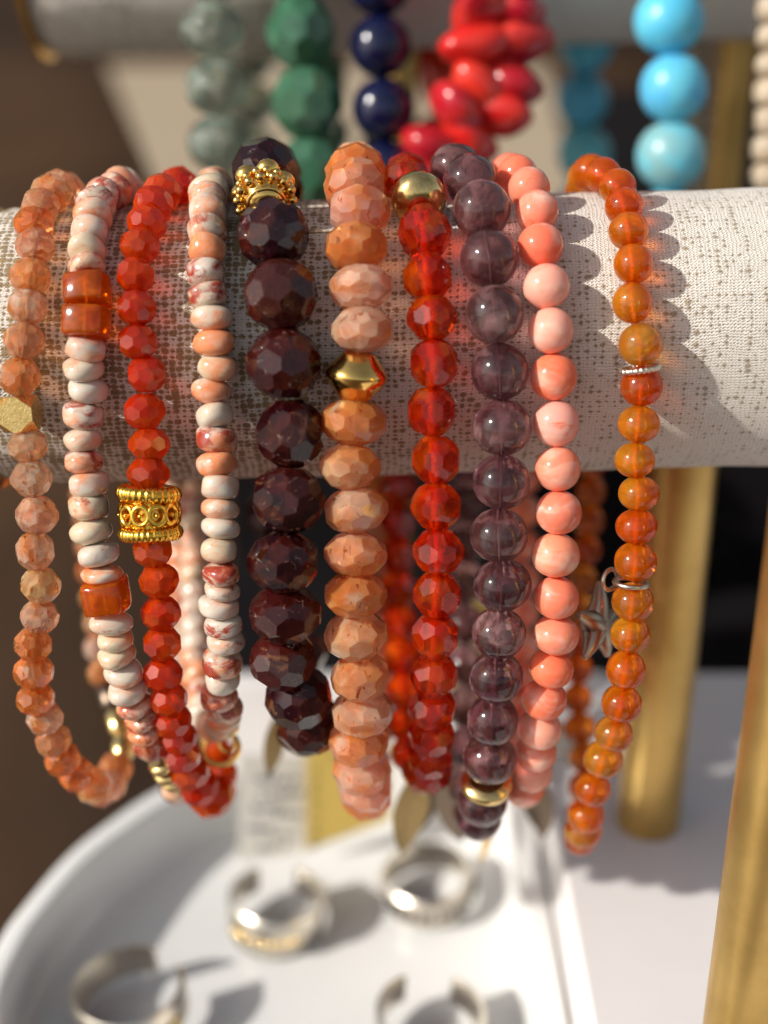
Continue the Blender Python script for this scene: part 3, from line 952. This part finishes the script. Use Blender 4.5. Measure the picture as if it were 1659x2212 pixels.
def leaf(length, width, thick=.35, bend=.08, veins=True):
    """leaf-shaped charm: tip at -length, stalk end at 0, in the XZ plane, raised midrib and side veins"""
    verts, faces = [], []
    n, m = 26, 8
    for side in (1, -1):
        for i in range(n + 1):
            tt = i / n
            w = width / 2 * (math.sin(math.pi * tt ** .85) ** .8) if 0 < tt < 1 else .02
            w = max(w, .03)
            for j in range(m + 1):
                u = j / m * 2 - 1
                rib = .35 * math.exp(-(u * 6) ** 2)
                vein = .12 * math.cos((tt * 13 - abs(u) * 2.2) * math.pi) * (1 - abs(u)) if veins else 0
                h = thick * (1 - abs(u) ** 2.2) * (.5 + rib + vein) + .06
                verts.append((u * w, -side * h + bend * length * (tt - .5) ** 2, -tt * length))
    o2 = (n + 1) * (m + 1)
    for s, o_ in ((1, 0), (-1, o2)):
        for i in range(n):
            for j in range(m):
                a = o_ + i * (m + 1) + j
                q = (a, a + 1, a + m + 2, a + m + 1)
                faces.append(q if s == 1 else q[::-1])
    for i in range(n):
        for j in (0, m):
            a = i * (m + 1) + j; b = a + m + 1
            faces.append((a, b, b + o2, a + o2))
    for i in (0, n):
        for j in range(m):
            a = i * (m + 1) + j
            faces.append((a, a + 1, a + 1 + o2, a + o2))
    return verts, faces

B = {}
B[1] = bracelet('leftmost bracelet of small faceted peach stones with one gold cube bead', 'sunstone_small',
    [(128, 404, 80), (110, 398, 82), (88, 442, 80), (74, 486, 78), (76, 532, 80), (66, 597, 80), (59, 662, 80), (53, 736, 84), (43, 814, 82), (43, 893, 96, 'gold_cube', 76),
     (60, 963, 80), (68, 1034, 84), (80, 1112, 84), (76, 1190, 82), (88, 1264, 84), (86, 1332, 80), (71, 1392, 81), (73, 1452, 81), (77, 1510, 78), (97, 1552, 78),
     (115, 1599, 76), (135, 1640, 74), (165, 1678, 74), (203, 1698, 74)],
    back=[(250, 1660), (272, 1590), (240, 1535), (214, 1400), (196, 1200), (188, 1060)],
    back_special=[(1600, 'gold_spacer', .8), (1562, 'gold_spacer', .8), (1528, 'dark_spacer', .85)], round_min=.84, swell=1.02, bottom_add=10,
    group='beaded bracelets on the near bar')
C_OR = lambda o_, r_, w_: (o_, r_, w_, 1)
B[2] = bracelet('bracelet of cream and orange disc beads with square orange carnelian blocks', 'jasper',
    [(247, 388, 80), (222, 400, 82), (206, 430, 84), (200, 466, 84), (194, 502, 84), (187, 541, 84), (187, 577, 84), (190, 628, 104, 'carnelian_block', 66), (188, 695, 100, 'carnelian_block', 66),
     (185, 753, 88), (180, 797, 86), (190, 843, 86), (180, 899, 84), (179, 951, 82), (180, 997, 90), (193, 1046, 88), (192, 1096, 88), (197, 1148, 92), (212, 1198, 90), (220, 1240, 88),
     (230, 1286, 106, 'carnelian_block', 72), (240, 1345, 94), (248, 1380, 84), (252, 1415, 84), (267, 1452, 84), (275, 1490, 84), (293, 1524, 80), (307, 1553, 78), (312, 1580, 76), (325, 1606, 74),
     (350, 1648, 64, 'gold_spacer', 26), (362, 1672, 66, 'gold_spacer', 26), (378, 1698, 66, 'gold_spacer', 26)],
    back=[(392, 1600), (392, 1400), (388, 1250), (372, 1080)], swell=1.1, bottom_add=4, group='beaded bracelets on the near bar')
B[3] = bracelet('bracelet of faceted red carnelian with a wide gold coil bead', 'carnelian_red',
    [(380, 400, 74), (350, 411, 78), (331, 443, 80), (317, 482, 80), (302, 531, 80), (293, 595, 80), (295, 665, 82), (298, 738, 80), (317, 808, 80), (312, 888, 82), (322, 960, 82), (321, 1022, 84),
     (323, 1106, 142, 'gold_coil', 122), (330, 1188, 84), (343, 1254, 82), (347, 1324, 82), (350, 1389, 82), (352, 1457, 80), (365, 1511, 79), (372, 1557, 78), (387, 1594, 77), (393, 1632, 76),
     (410, 1668, 78), (430, 1700, 84), (455, 1722, 92)],
    back=[(478, 1690), (470, 1600), (415, 1420), (392, 1250), (378, 1100)], round_min=.86, swell=1.01, bottom_add=5, group='beaded bracelets on the near bar')
B[4] = bracelet('bracelet of cream and orange disc beads with a gold ring hanging at its bottom', 'jasper',
    [(452, 392, 82), (450, 425, 84), (450, 460, 84), (447, 501, 84), (448, 541, 86), (445, 591, 84), (450, 638, 82), (457, 686, 88), (462, 740, 88), (470, 793, 84), (457, 845, 86), (463, 898, 84),
     (468, 949, 84), (468, 1001, 82), (475, 1052, 82), (475, 1099, 84), (477, 1140, 80), (473, 1188, 84), (478, 1239, 80), (480, 1276, 80), (473, 1310, 84), (483, 1350, 82), (487, 1386, 80),
     (480, 1430, 82), (480, 1468, 78), (473, 1504, 78), (485, 1534, 76)],
    back=[(440, 1520), (422, 1400), (421, 1200), (425, 1060)], swell=1.1, bottom_add=36, group='beaded bracelets on the near bar')
B[5] = bracelet('bracelet of large faceted dark garnet beads with an ornate gold cap at the top', 'garnet',
    [(572, 362, 140), (570, 418, 146, 'gold_granules', 124), (590, 506, 146), (607, 638, 155), (613, 786, 150), (627, 936, 148), (623, 1079, 150), (613, 1214, 150), (617, 1326, 146), (611, 1424, 142),
     (645, 1506, 140), (668, 1566, 136)],
    back=[(640, 1420), (600, 1250), (590, 1100)], len_cap=.98, swell=1.0, bottom_add=6, group='beaded bracelets on the near bar', cond_min=.45)
B[6] = bracelet('bracelet of wide faceted peach rondelles with a gold double-cone bead', 'sunstone',
    [(768, 352, 124), (766, 402, 126), (777, 458, 128), (770, 535, 130), (778, 621, 134), (782, 712, 132), (770, 812, 137, 'gold_bicone', 98), (763, 911, 137), (755, 1008, 133), (767, 1102, 133),
     (768, 1196, 133), (767, 1284, 133), (768, 1373, 131), (778, 1460, 127), (783, 1538, 125), (775, 1600, 124), (782, 1660, 120), (790, 1708, 116)],
    back=[(800, 1400), (800, 1100)], swell=1.03, bottom_add=8, group='beaded bracelets on the near bar')
B[7] = bracelet('bracelet of clear red faceted carnelian with a smooth gold bead at the top', 'carnelian_clear',
    [(880, 362, 96), (905, 430, 125, 'gold_nugget', 84), (917, 503, 103), (923, 598, 99), (933, 687, 103), (937, 785, 103), (932, 889, 104), (942, 993, 101), (942, 1093, 105), (947, 1191, 104),
     (945, 1284, 100), (940, 1374, 99), (938, 1458, 97), (933, 1530, 96), (932, 1589, 95), (930, 1634, 94), (930, 1668, 92)],
    back=[(884, 1590), (866, 1400), (858, 1250), (856, 1080)], round_min=.88, swell=1.0, cord=(.55, 'cord_orange'), bottom_add=4, group='beaded bracelets on the near bar')
B[8] = bracelet('bracelet of smooth round smoky purple beads with a pale gold spacer at the bottom', 'amethyst',
    [(985, 368, 108), (1015, 378, 120), (1040, 452, 128), (1057, 558, 123), (1068, 679, 128), (1080, 803, 124), (1085, 923, 123), (1083, 1041, 126), (1077, 1156, 124), (1085, 1264, 126), (1077, 1368, 121),
     (1072, 1463, 119), (1065, 1556, 114), (1058, 1638, 114), (1051, 1692, 112, 'gold_spacer', 38), (1042, 1732, 104), (1034, 1764, 100)],
    back=[(1010, 1600), (1004, 1400), (1004, 1100)], cord=(.15, 'cord_grey'), round_bead=True, bottom_add=6, group='beaded bracelets on the near bar', cond_min=.4)
B[9] = bracelet('bracelet of smooth round pink coral beads', 'coral',
    [(1100, 372, 84), (1118, 368, 90), (1143, 400, 95), (1160, 458, 96), (1168, 531, 101), (1180, 619, 101), (1190, 714, 103), (1196, 814, 103), (1202, 915, 104), (1205, 1013, 103), (1207, 1107, 102),
     (1200, 1199, 103), (1202, 1291, 103), (1201, 1371, 98), (1191, 1443, 96), (1176, 1511, 96), (1166, 1575, 93), (1158, 1625, 90), (1150, 1668, 88), (1138, 1698, 86)],
    back=[(1125, 1500), (1128, 1300), (1130, 1080)], round_bead=True, bottom_add=6, group='beaded bracelets on the near bar')
B[10] = bracelet('rightmost bracelet of smooth round orange carnelian with silver rings and a starfish charm', 'carnelian_orange',
    [(1276, 385, 82), (1303, 374, 82), (1334, 402, 82), (1348, 446, 83), (1358, 499, 86), (1368, 570, 89), (1366, 654, 89), (1383, 744, 95), (1386, 834, 93), (1380, 916, 91), (1371, 994, 89), (1380, 1066, 88),
     (1375, 1137, 88), (1373, 1213, 91), (1367, 1300, 89), (1361, 1371, 87), (1352, 1447, 87), (1343, 1520, 88), (1326, 1585, 84), (1303, 1641, 83), (1281, 1705, 78), (1266, 1762, 78), (1259, 1808, 80)],
    back=[(1262, 1620), (1247, 1540), (1247, 1450), (1256, 1270), (1270, 1143), (1276, 1080)], cord=(.3, 'cord_orange'), round_bead=True, bottom_add=5, group='beaded bracelets on the near bar')

for k in (3, 8): B[5]['items'][k].rotation_euler.rotate_axis('Z', .32)
# ---- rings and charms on the near bracelets
def world_at(info, px, py, side='front', dy=0.0):
    q, dep = info['point'](py, side)
    return at_y(px, py, q.y + dy)
# twisted silver ring round the orange strand
pt = world_at(B[10], 1381, 797)
place(B[10], 'twisted_silver_ring', torus(2.3, .36, 140, 10, 24, .2, twist=1), pt, (math.radians(-12), math.radians(-8), 0), M['silver'])
# silver jump ring with starfish
pt = world_at(B[10], 1366, 1262)
place(B[10], 'silver_ring', torus(2.1, .33, 48, 12), pt + Vector((-.2, 0, .2)), (math.radians(-10), math.radians(3), 0), M['silver'])
pt2 = world_at(B[10], 1318, 1252, 'front', 1.5)
small = place(B[10], 'jump_ring', torus(1.35, .30, 40, 10), pt2, (math.radians(80), math.radians(25), math.radians(35)), M['silver'])
def starfish(r=5.6):
    parts = []
    for i in range(5):
        a = math.pi / 2 + 2 * math.pi * i / 5
        path, tp = [], []
        for k in range(25):
            t_ = k / 24
            path.append((math.cos(a) * r * t_ * (1.12 if i == 0 else 1), -.5 * math.sin(t_ * 2.5), math.sin(a) * r * t_ * (1.12 if i == 0 else 1)))
            tp.append((1 - t_ * .80) * (1 + .10 * (k % 2)))
        parts.append(tube(path, 2.0, 10, taper=tp))
    parts.append(xf(uv_ball(1.7), Matrix.Scale(.75, 4, (0, 1, 0))))
    return join(*parts)
c = world_at(B[10], 1286, 1350, 'front', 5.0)
place(B[10], 'starfish_charm', starfish(5.2), c, (math.radians(-14), math.radians(20), math.radians(48)), M['star_silver'], ang=80)

# gold ring charm on the cream strand
pt = world_at(B[4], 484, 1566)
place(B[4], 'gold_wire_wrap', torus(1.6, .55, 40, 10), pt, (math.radians(70), 0, 0), M['gold_pale'])
pt = world_at(B[4], 476, 1616, 'front', -.5)
place(B[4], 'gold_ring', torus(2.55, .42, 56, 14), pt, (math.radians(78), 0, math.radians(8)), M['gold'])
place(B[4], 'gold_ring', torus(2.0, .28, 48, 12), pt + Vector((.8, 1.0, 1.0)), (math.radians(75), math.radians(15), math.radians(-55)), M['gold'])

def leaf_charm(info, px, py, ydepth, length, width, rot, mat, label=None, name='leaf_charm'):
    pt = at_y(px, py, ydepth)
    o = place(info, name, leaf(length, width), pt, rot, mat, ang=35)
    place(info, 'jump_ring', torus(.8, .2, 24, 8), (0, 0, .7), (math.pi / 2, 0, .6), M['gold_pale'], parent=o)
    if label: o['label'] = label
    return o
D = math.radians
leaf_charm(B[7], 905, 1668, -6, 16.5, 6.0, (D(4), D(8), D(20)), M['bronze'])
leaf_charm(B[7], 930, 1650, 3, 13.5, 5.0, (D(-4), D(6), D(-25)), M['dark_bronze'])
leaf_charm(B[8], 964, 1645, -2, 18.5, 6.6, (D(4), D(-12), D(20)), M['dark_bronze'])
leaf_charm(B[8], 1092, 1690, 0, 14.0, 4.2, (D(0), D(25), D(50)), M['gold_pale'])
leaf_charm(B[9], 1150, 1670, 2, 13.5, 5.5, (D(4), D(-10), D(-20)), M['dark_bronze'])
leaf_charm(B[10], 1196, 1560, 4, 13.0, 4.6, (D(0), D(-28), D(25)), M['dark_silver'])
leaf_charm(B[5], 604, 1540, 2, 11.5, 4.4, (D(0), D(12), D(40)), M['bronze'])
leaf_charm(B[4], 424, 1440, 12, 12.5, 6.0, (D(0), D(6), D(15)), M['bronze'])

# ------------------------------------------------------------------ bracelets on the far bar
UPK = dict(y0=UP_Y, z0=UP_Z, roll_r=20.0, zb=-88.0, group='beaded bracelets on the far bar', cond_min=.4)
bracelet('far bracelet of clear pale green quartz beads', 'rutile', [(458, -55, 132), (460, 65, 136), (468, 188, 138), (476, 310, 138), (482, 430, 136)], round_bead=True, **UPK)
bracelet('far bracelet of faceted green aventurine beads', 'aventurine', [(640, -80, 142), (650, 70, 144), (664, 222, 142), (674, 372, 142), (680, 520, 140)], swell=1.03, **UPK)
bracelet('far bracelet of dark blue lapis beads', 'lapis', [(818, -30, 136), (822, 100, 137), (828, 236, 138), (836, 370, 136), (842, 500, 134)], round_bead=True, **UPK)
bracelet('far bracelet of turquoise blue round beads, at the right', 'turquoise', [(1440, -100, 146), (1445, 45, 147), (1455, 190, 150), (1450, 336, 148), (1446, 480, 146)], round_bead=True,
         back=[(1262, 360), (1256, 240), (1264, 130)], colors={1: (.09, .50, .74, 1), 2: (.10, .47, .74, 1), 3: (.22, .44, .46, 1), 4: (.1, .45, .6, 1)}, **UPK)
bracelet('far bracelet of small cream beads at the right edge', 'cream_bead', [(1668, 20, 70), (1668, 80, 70), (1666, 140, 70), (1664, 200, 70), (1662, 260, 70), (1660, 320, 70), (1659, 380, 70), (1658, 440, 70)], swell=1.0, **UPK)
# tumbled red coral: big irregular chips, doubled strand
bracelet('far bracelet of tumbled bright red coral nuggets', 'red_coral',
         [(1040, -60, 189, None, 129), (1042, 15, 189, None, 141), (1022, 100, 183, None, 178), (1046, 196, 145, None, 178), (985, 232, 172, None, 189), (945, 310, 162, None, 166), (925, 410, 162, None, 166)],
         swell=1.0, jumble=.40, back_n=12, **UPK)
bracelet('second far bracelet of tumbled deep red nuggets, right of the bright ones', 'red_coral',
         [(1110, -70, 162, None, 129), (1108, 12, 167, None, 129), (1104, 95, 167, None, 154), (1112, 165, 140, None, 154), (1066, 252, 158, None, 166), (1010, 310, 158, None, 166), (985, 400, 162, None, 166)],
         swell=1.0, jumble=.40, rb_extra=-1.0, back_n=12, **UPK)

# ------------------------------------------------------------------ ceramic tray with rings
FLOOR_Z, RIM_Z = -119.5, -106.0
outer_px = [(0, 2340), (58, 2259), (174, 2126), (289, 2039), (370, 1985), (480, 1930), (610, 1890)]
op = [at_z(x * PX, y * PX, RIM_Z) for x, y in outer_px]
op = [Vector((q.x, q.y)) for q in op]
yb = op[-1].y
op += [Vector((-8, yb + 2)), Vector((8, yb + 2)), Vector((22, yb + 1)), Vector((28, yb - 6)), Vector((29.2, yb - 18)), Vector((29.3, yb - 40)), Vector((29.3, yb - 70)), Vector((29.2, yb - 95))]
# close it in front, outside the picture
front = [Vector((27, yb - 112)), Vector((10, yb - 120)), Vector((op[0].x + 30, yb - 120)), Vector((op[0].x + 8, op[0].y - 34)), Vector((op[0].x - .5, op[0].y - 16))]
ctrl = op + front
def smooth_loop(c, per=8):
    out, n = [], len(c)
    for i in range(n):
        p0, p1, p2, p3 = c[i - 1], c[i], c[(i + 1) % n], c[(i + 2) % n]
        for k in range(per):
            t_ = k / per
            out.append(.5 * ((2 * p1) + (p2 - p0) * t_ + (2 * p0 - 5 * p1 + 4 * p2 - p3) * t_ ** 2 + (3 * p1 - p0 - 3 * p2 + p3) * t_ ** 3))
    return out
loop = smooth_loop(ctrl)
for _ in range(6):
    loop = [(loop[i - 1] + loop[i] * 2 + loop[(i + 1) % len(loop)]) / 4 for i in range(len(loop))]
def inset(lp, d):
    out, n = [], len(lp)
    for i in range(n):
        t_ = (lp[(i + 2) % n] - lp[i - 2]).normalized()
        nrm = Vector((t_.y, -t_.x))       # inward for this clockwise loop
        out.append(lp[i] + nrm * d)
    return out
area = sum(loop[i].x * loop[(i + 1) % len(loop)].y - loop[(i + 1) % len(loop)].x * loop[i].y for i in range(len(loop)))
sg = 1 if area < 0 else -1
levels = [(2.5, TABLE_Z + .05), (.9, TABLE_Z + .6), (.15, TABLE_Z + 3), (0, RIM_Z - 1), (.25, RIM_Z - .3), (.9, RIM_Z), (3.6, RIM_Z), (4.3, RIM_Z - .3), (4.6, RIM_Z - 1), (5.0, FLOOR_Z + 3.5), (5.8, FLOOR_Z + 1.4), (7.4, FLOOR_Z + .3), (9.5, FLOOR_Z)]
verts, faces = [], []
n = len(loop)
for d, z in levels:
    verts += [(q.x, q.y, z) for q in inset(loop, sg * d)]
for k in range(len(levels) - 1):
    for i in range(n):
        j = (i + 1) % n
        faces.append((k * n + i, k * n + j, (k + 1) * n + j, (k + 1) * n + i))
faces.append(tuple(range((len(levels) - 1) * n, len(levels) * n)))
faces.append(tuple(range(n)))
me = mesh_from('tray', verts, faces, mat=M['tray'], smooth=True)
me.set_sharp_from_angle(angle=math.radians(60))
o = new_obj('tray', me)
tag(o, 'white ceramic tray with rounded corners holding rings below the bracelets', 'tray')

def finger_ring(label, px, py, R, parts, rot, mat, lift):
    """px,py: where its middle shows; lift: height of the middle above the tray floor"""
    c = at_z(px * PX, py * PX, FLOOR_Z + lift)
    root = empty('finger_ring', (c.x, c.y, FLOOR_Z + lift))
    root.rotation_euler = rot
    root.scale = (1.08, 1.08, 1.08)
    tag(root, label, 'ring', 'rings in the tray')
    for nm, part, m_ in parts:
        me = mesh_from(nm, part[0], part[1], mat=m_ or mat, smooth=True)
        me.set_sharp_from_angle(angle=math.radians(50))
        new_obj(nm, me, None, root)
    return root
def band(R, h, t_, seg=64, arc=1.0, flare=0.0, a0=0.0, ridge=0, amp=0.0):
    """flat band ring; arc below 1 leaves it open"""
    verts, faces = [], []
    prof = [(R, -h), (R + t_, -h * .8), (R + t_, h * .8), (R, h), (R - .15, h * .8), (R - .15, -h * .8)]
    nn = seg if arc >= 1 else seg + 1
    for i in range(nn):
        a = a0 + 2 * math.pi * arc * i / seg
        wide = 1 + flare * (.5 - .5 * math.cos(2 * math.pi * i / seg))
        for r, z in prof:
            rr_ = r + (amp * math.cos(ridge * a) if r > R else 0)
            verts.append((rr_ * math.cos(a), rr_ * math.sin(a), z * wide))
    m_ = len(prof)
    for i in range(seg):
        k = (i + 1) % nn if arc >= 1 else i + 1
        for j in range(m_):
            q = (j + 1) % m_
            faces.append((i * m_ + j, k * m_ + j, k * m_ + q, i * m_ + q))
    if arc < 1:
        faces.append(tuple(range(m_))); faces.append(tuple(range((nn - 1) * m_, nn * m_)))
    return verts, faces
def stones(R, n, a0, a1, r, z=0.0, m_='gold_pale'):
    return [('stone', uv_ball(r, 14, 9, (R * math.cos(a0 + (a1 - a0) * i / max(1, n - 1)), R * math.sin(a0 + (a1 - a0) * i / max(1, n - 1)), z)), M[m_]) for i in range(n)]
finger_ring('open silver ring with small gold balls, behind the middle of the tray', 690, 2270, 8,
            [('band', band(7.4, 2.8, .9, 64, .86, .5, D(118)), None)] + stones(8.3, 2, D(222), D(232), 1.0) + stones(8.2, 7, D(242), D(300), .7), (D(5), D(3), 0), M['silver'], 5.0)
finger_ring('upright silver band ring with a carved pattern, right of the open ring', 1070, 2210, 8,
            [('band', band(7.2, 3.1, .8, 96, 1.0), None), ('carved_rim', torus(8.0, .8, 120, 8, 28, .35), M['dark_silver'])], (D(6), D(-4), 0), M['silver'], 4.2)
finger_ring('large dark silver ring at the bottom left corner of the tray', 325, 2500, 9,
            [('band', band(8.2, 3.0, .8, 64, .88, .4, D(70)), None)] + stones(9.0, 5, D(285), D(330), .8), (D(5), D(-4), 0), M['silver'], 5.2)
finger_ring('open silver ring with a pale ball at the bottom edge of the tray', 1075, 2560, 8,
            [('band', band(7.6, 2.8, .9, 64, .84, .5, D(120)), None)] + stones(8.3, 3, D(205), D(225), 1.15) + stones(8.2, 4, D(240), D(290), .8), (D(5), D(3), 0), M['silver'], 5.0)

# ------------------------------------------------------------------ price tags standing in the tray
def card(name, label, corners, mat, thick, ink, scribbles, cat):
    """corners: top-left, top-right, bottom-right, bottom-left as world points (u)"""
    tl, tr, br, bl = corners
    nrm = (tr - tl).cross(bl - tl).normalized()
    if nrm.y > 0: nrm = -nrm
    base = (bl + br) / 2
    root = empty(name, base)
    tag(root, label, cat, 'price cards')
    v = [q - base for q in corners] + [q - base - nrm * thick for q in corners]
    f = [(0, 1, 2, 3), (7, 6, 5, 4), (0, 4, 5, 1), (1, 5, 6, 2), (2, 6, 7, 3), (3, 7, 4, 0)]
    new_obj('sheet', mesh_from('sheet', v, f, mat=mat), None, root)
    if scribbles:
        parts = []
        for st in scribbles:
            path = []
            for (a, b_) in st:
                q = tl + (tr - tl) * a + (bl - tl) * b_
                path.append(q - base + nrm * .03)
            parts.append(tube(path, .28, 6))
        v, f = join(*parts)
        new_obj('handwriting', mesh_from('handwriting', v, f, mat=ink, smooth=True), None, root)
    return root
def scrawl(rows, seed, vert=False):
    r_ = random.Random(seed)
    out = []
    for (y, x0, x1) in rows:
        x = x0
        while x < x1:
            w = r_.uniform(.05, .12)
            st = []
            for k in range(7):
                a, b_ = x + w * k / 6, y + r_.uniform(-.035, .035)
                st.append((b_, a) if vert else (a, b_))
            out.append(st)
            x += w + r_.uniform(.02, .06)
    return out
def upright(px0, px1, y_bot0, y_bot1, y_top, ydepth, lean):
    bl = at_y(px0 * PX, y_bot0 * PX, ydepth); br = at_y(px1 * PX, y_bot1 * PX, ydepth + 3)
    tl = at_y(px0 * PX, y_top * PX, ydepth + lean); tr = at_y(px1 * PX, y_top * PX, ydepth + 3 + lean)
    return tl, tr, br, bl
card('price_card', 'cream paper card with rows of blurred blue handwriting standing in the tray', upright(598, 768, 2150, 2135, 1890, 36.0, 5), M['paper_white'], .3, M['ink'],
     scrawl([(.22, .25, .9), (.36, .3, .95), (.50, .2, .6), (.56, .55, .9), (.70, .15, .5), (.76, .5, .9), (.88, .3, .7)], 3), 'card')
card('price_card', 'mustard yellow card beside the cream card behind the peach rondelles', upright(766, 975, 2122, 2050, 1860, 35.0, 5), M['paper_yellow'], .3, M['ink_brown'],
     scrawl([(.10, .2, .95), (.18, .3, .9)], 5, True), 'card')
card('price_card', 'narrow mustard yellow card between the red and the purple bracelet', upright(1120, 1222, 1790, 1780, 1450, 48.0, 4), M['paper_yellow'], .3, M['ink_brown'], [], 'card')
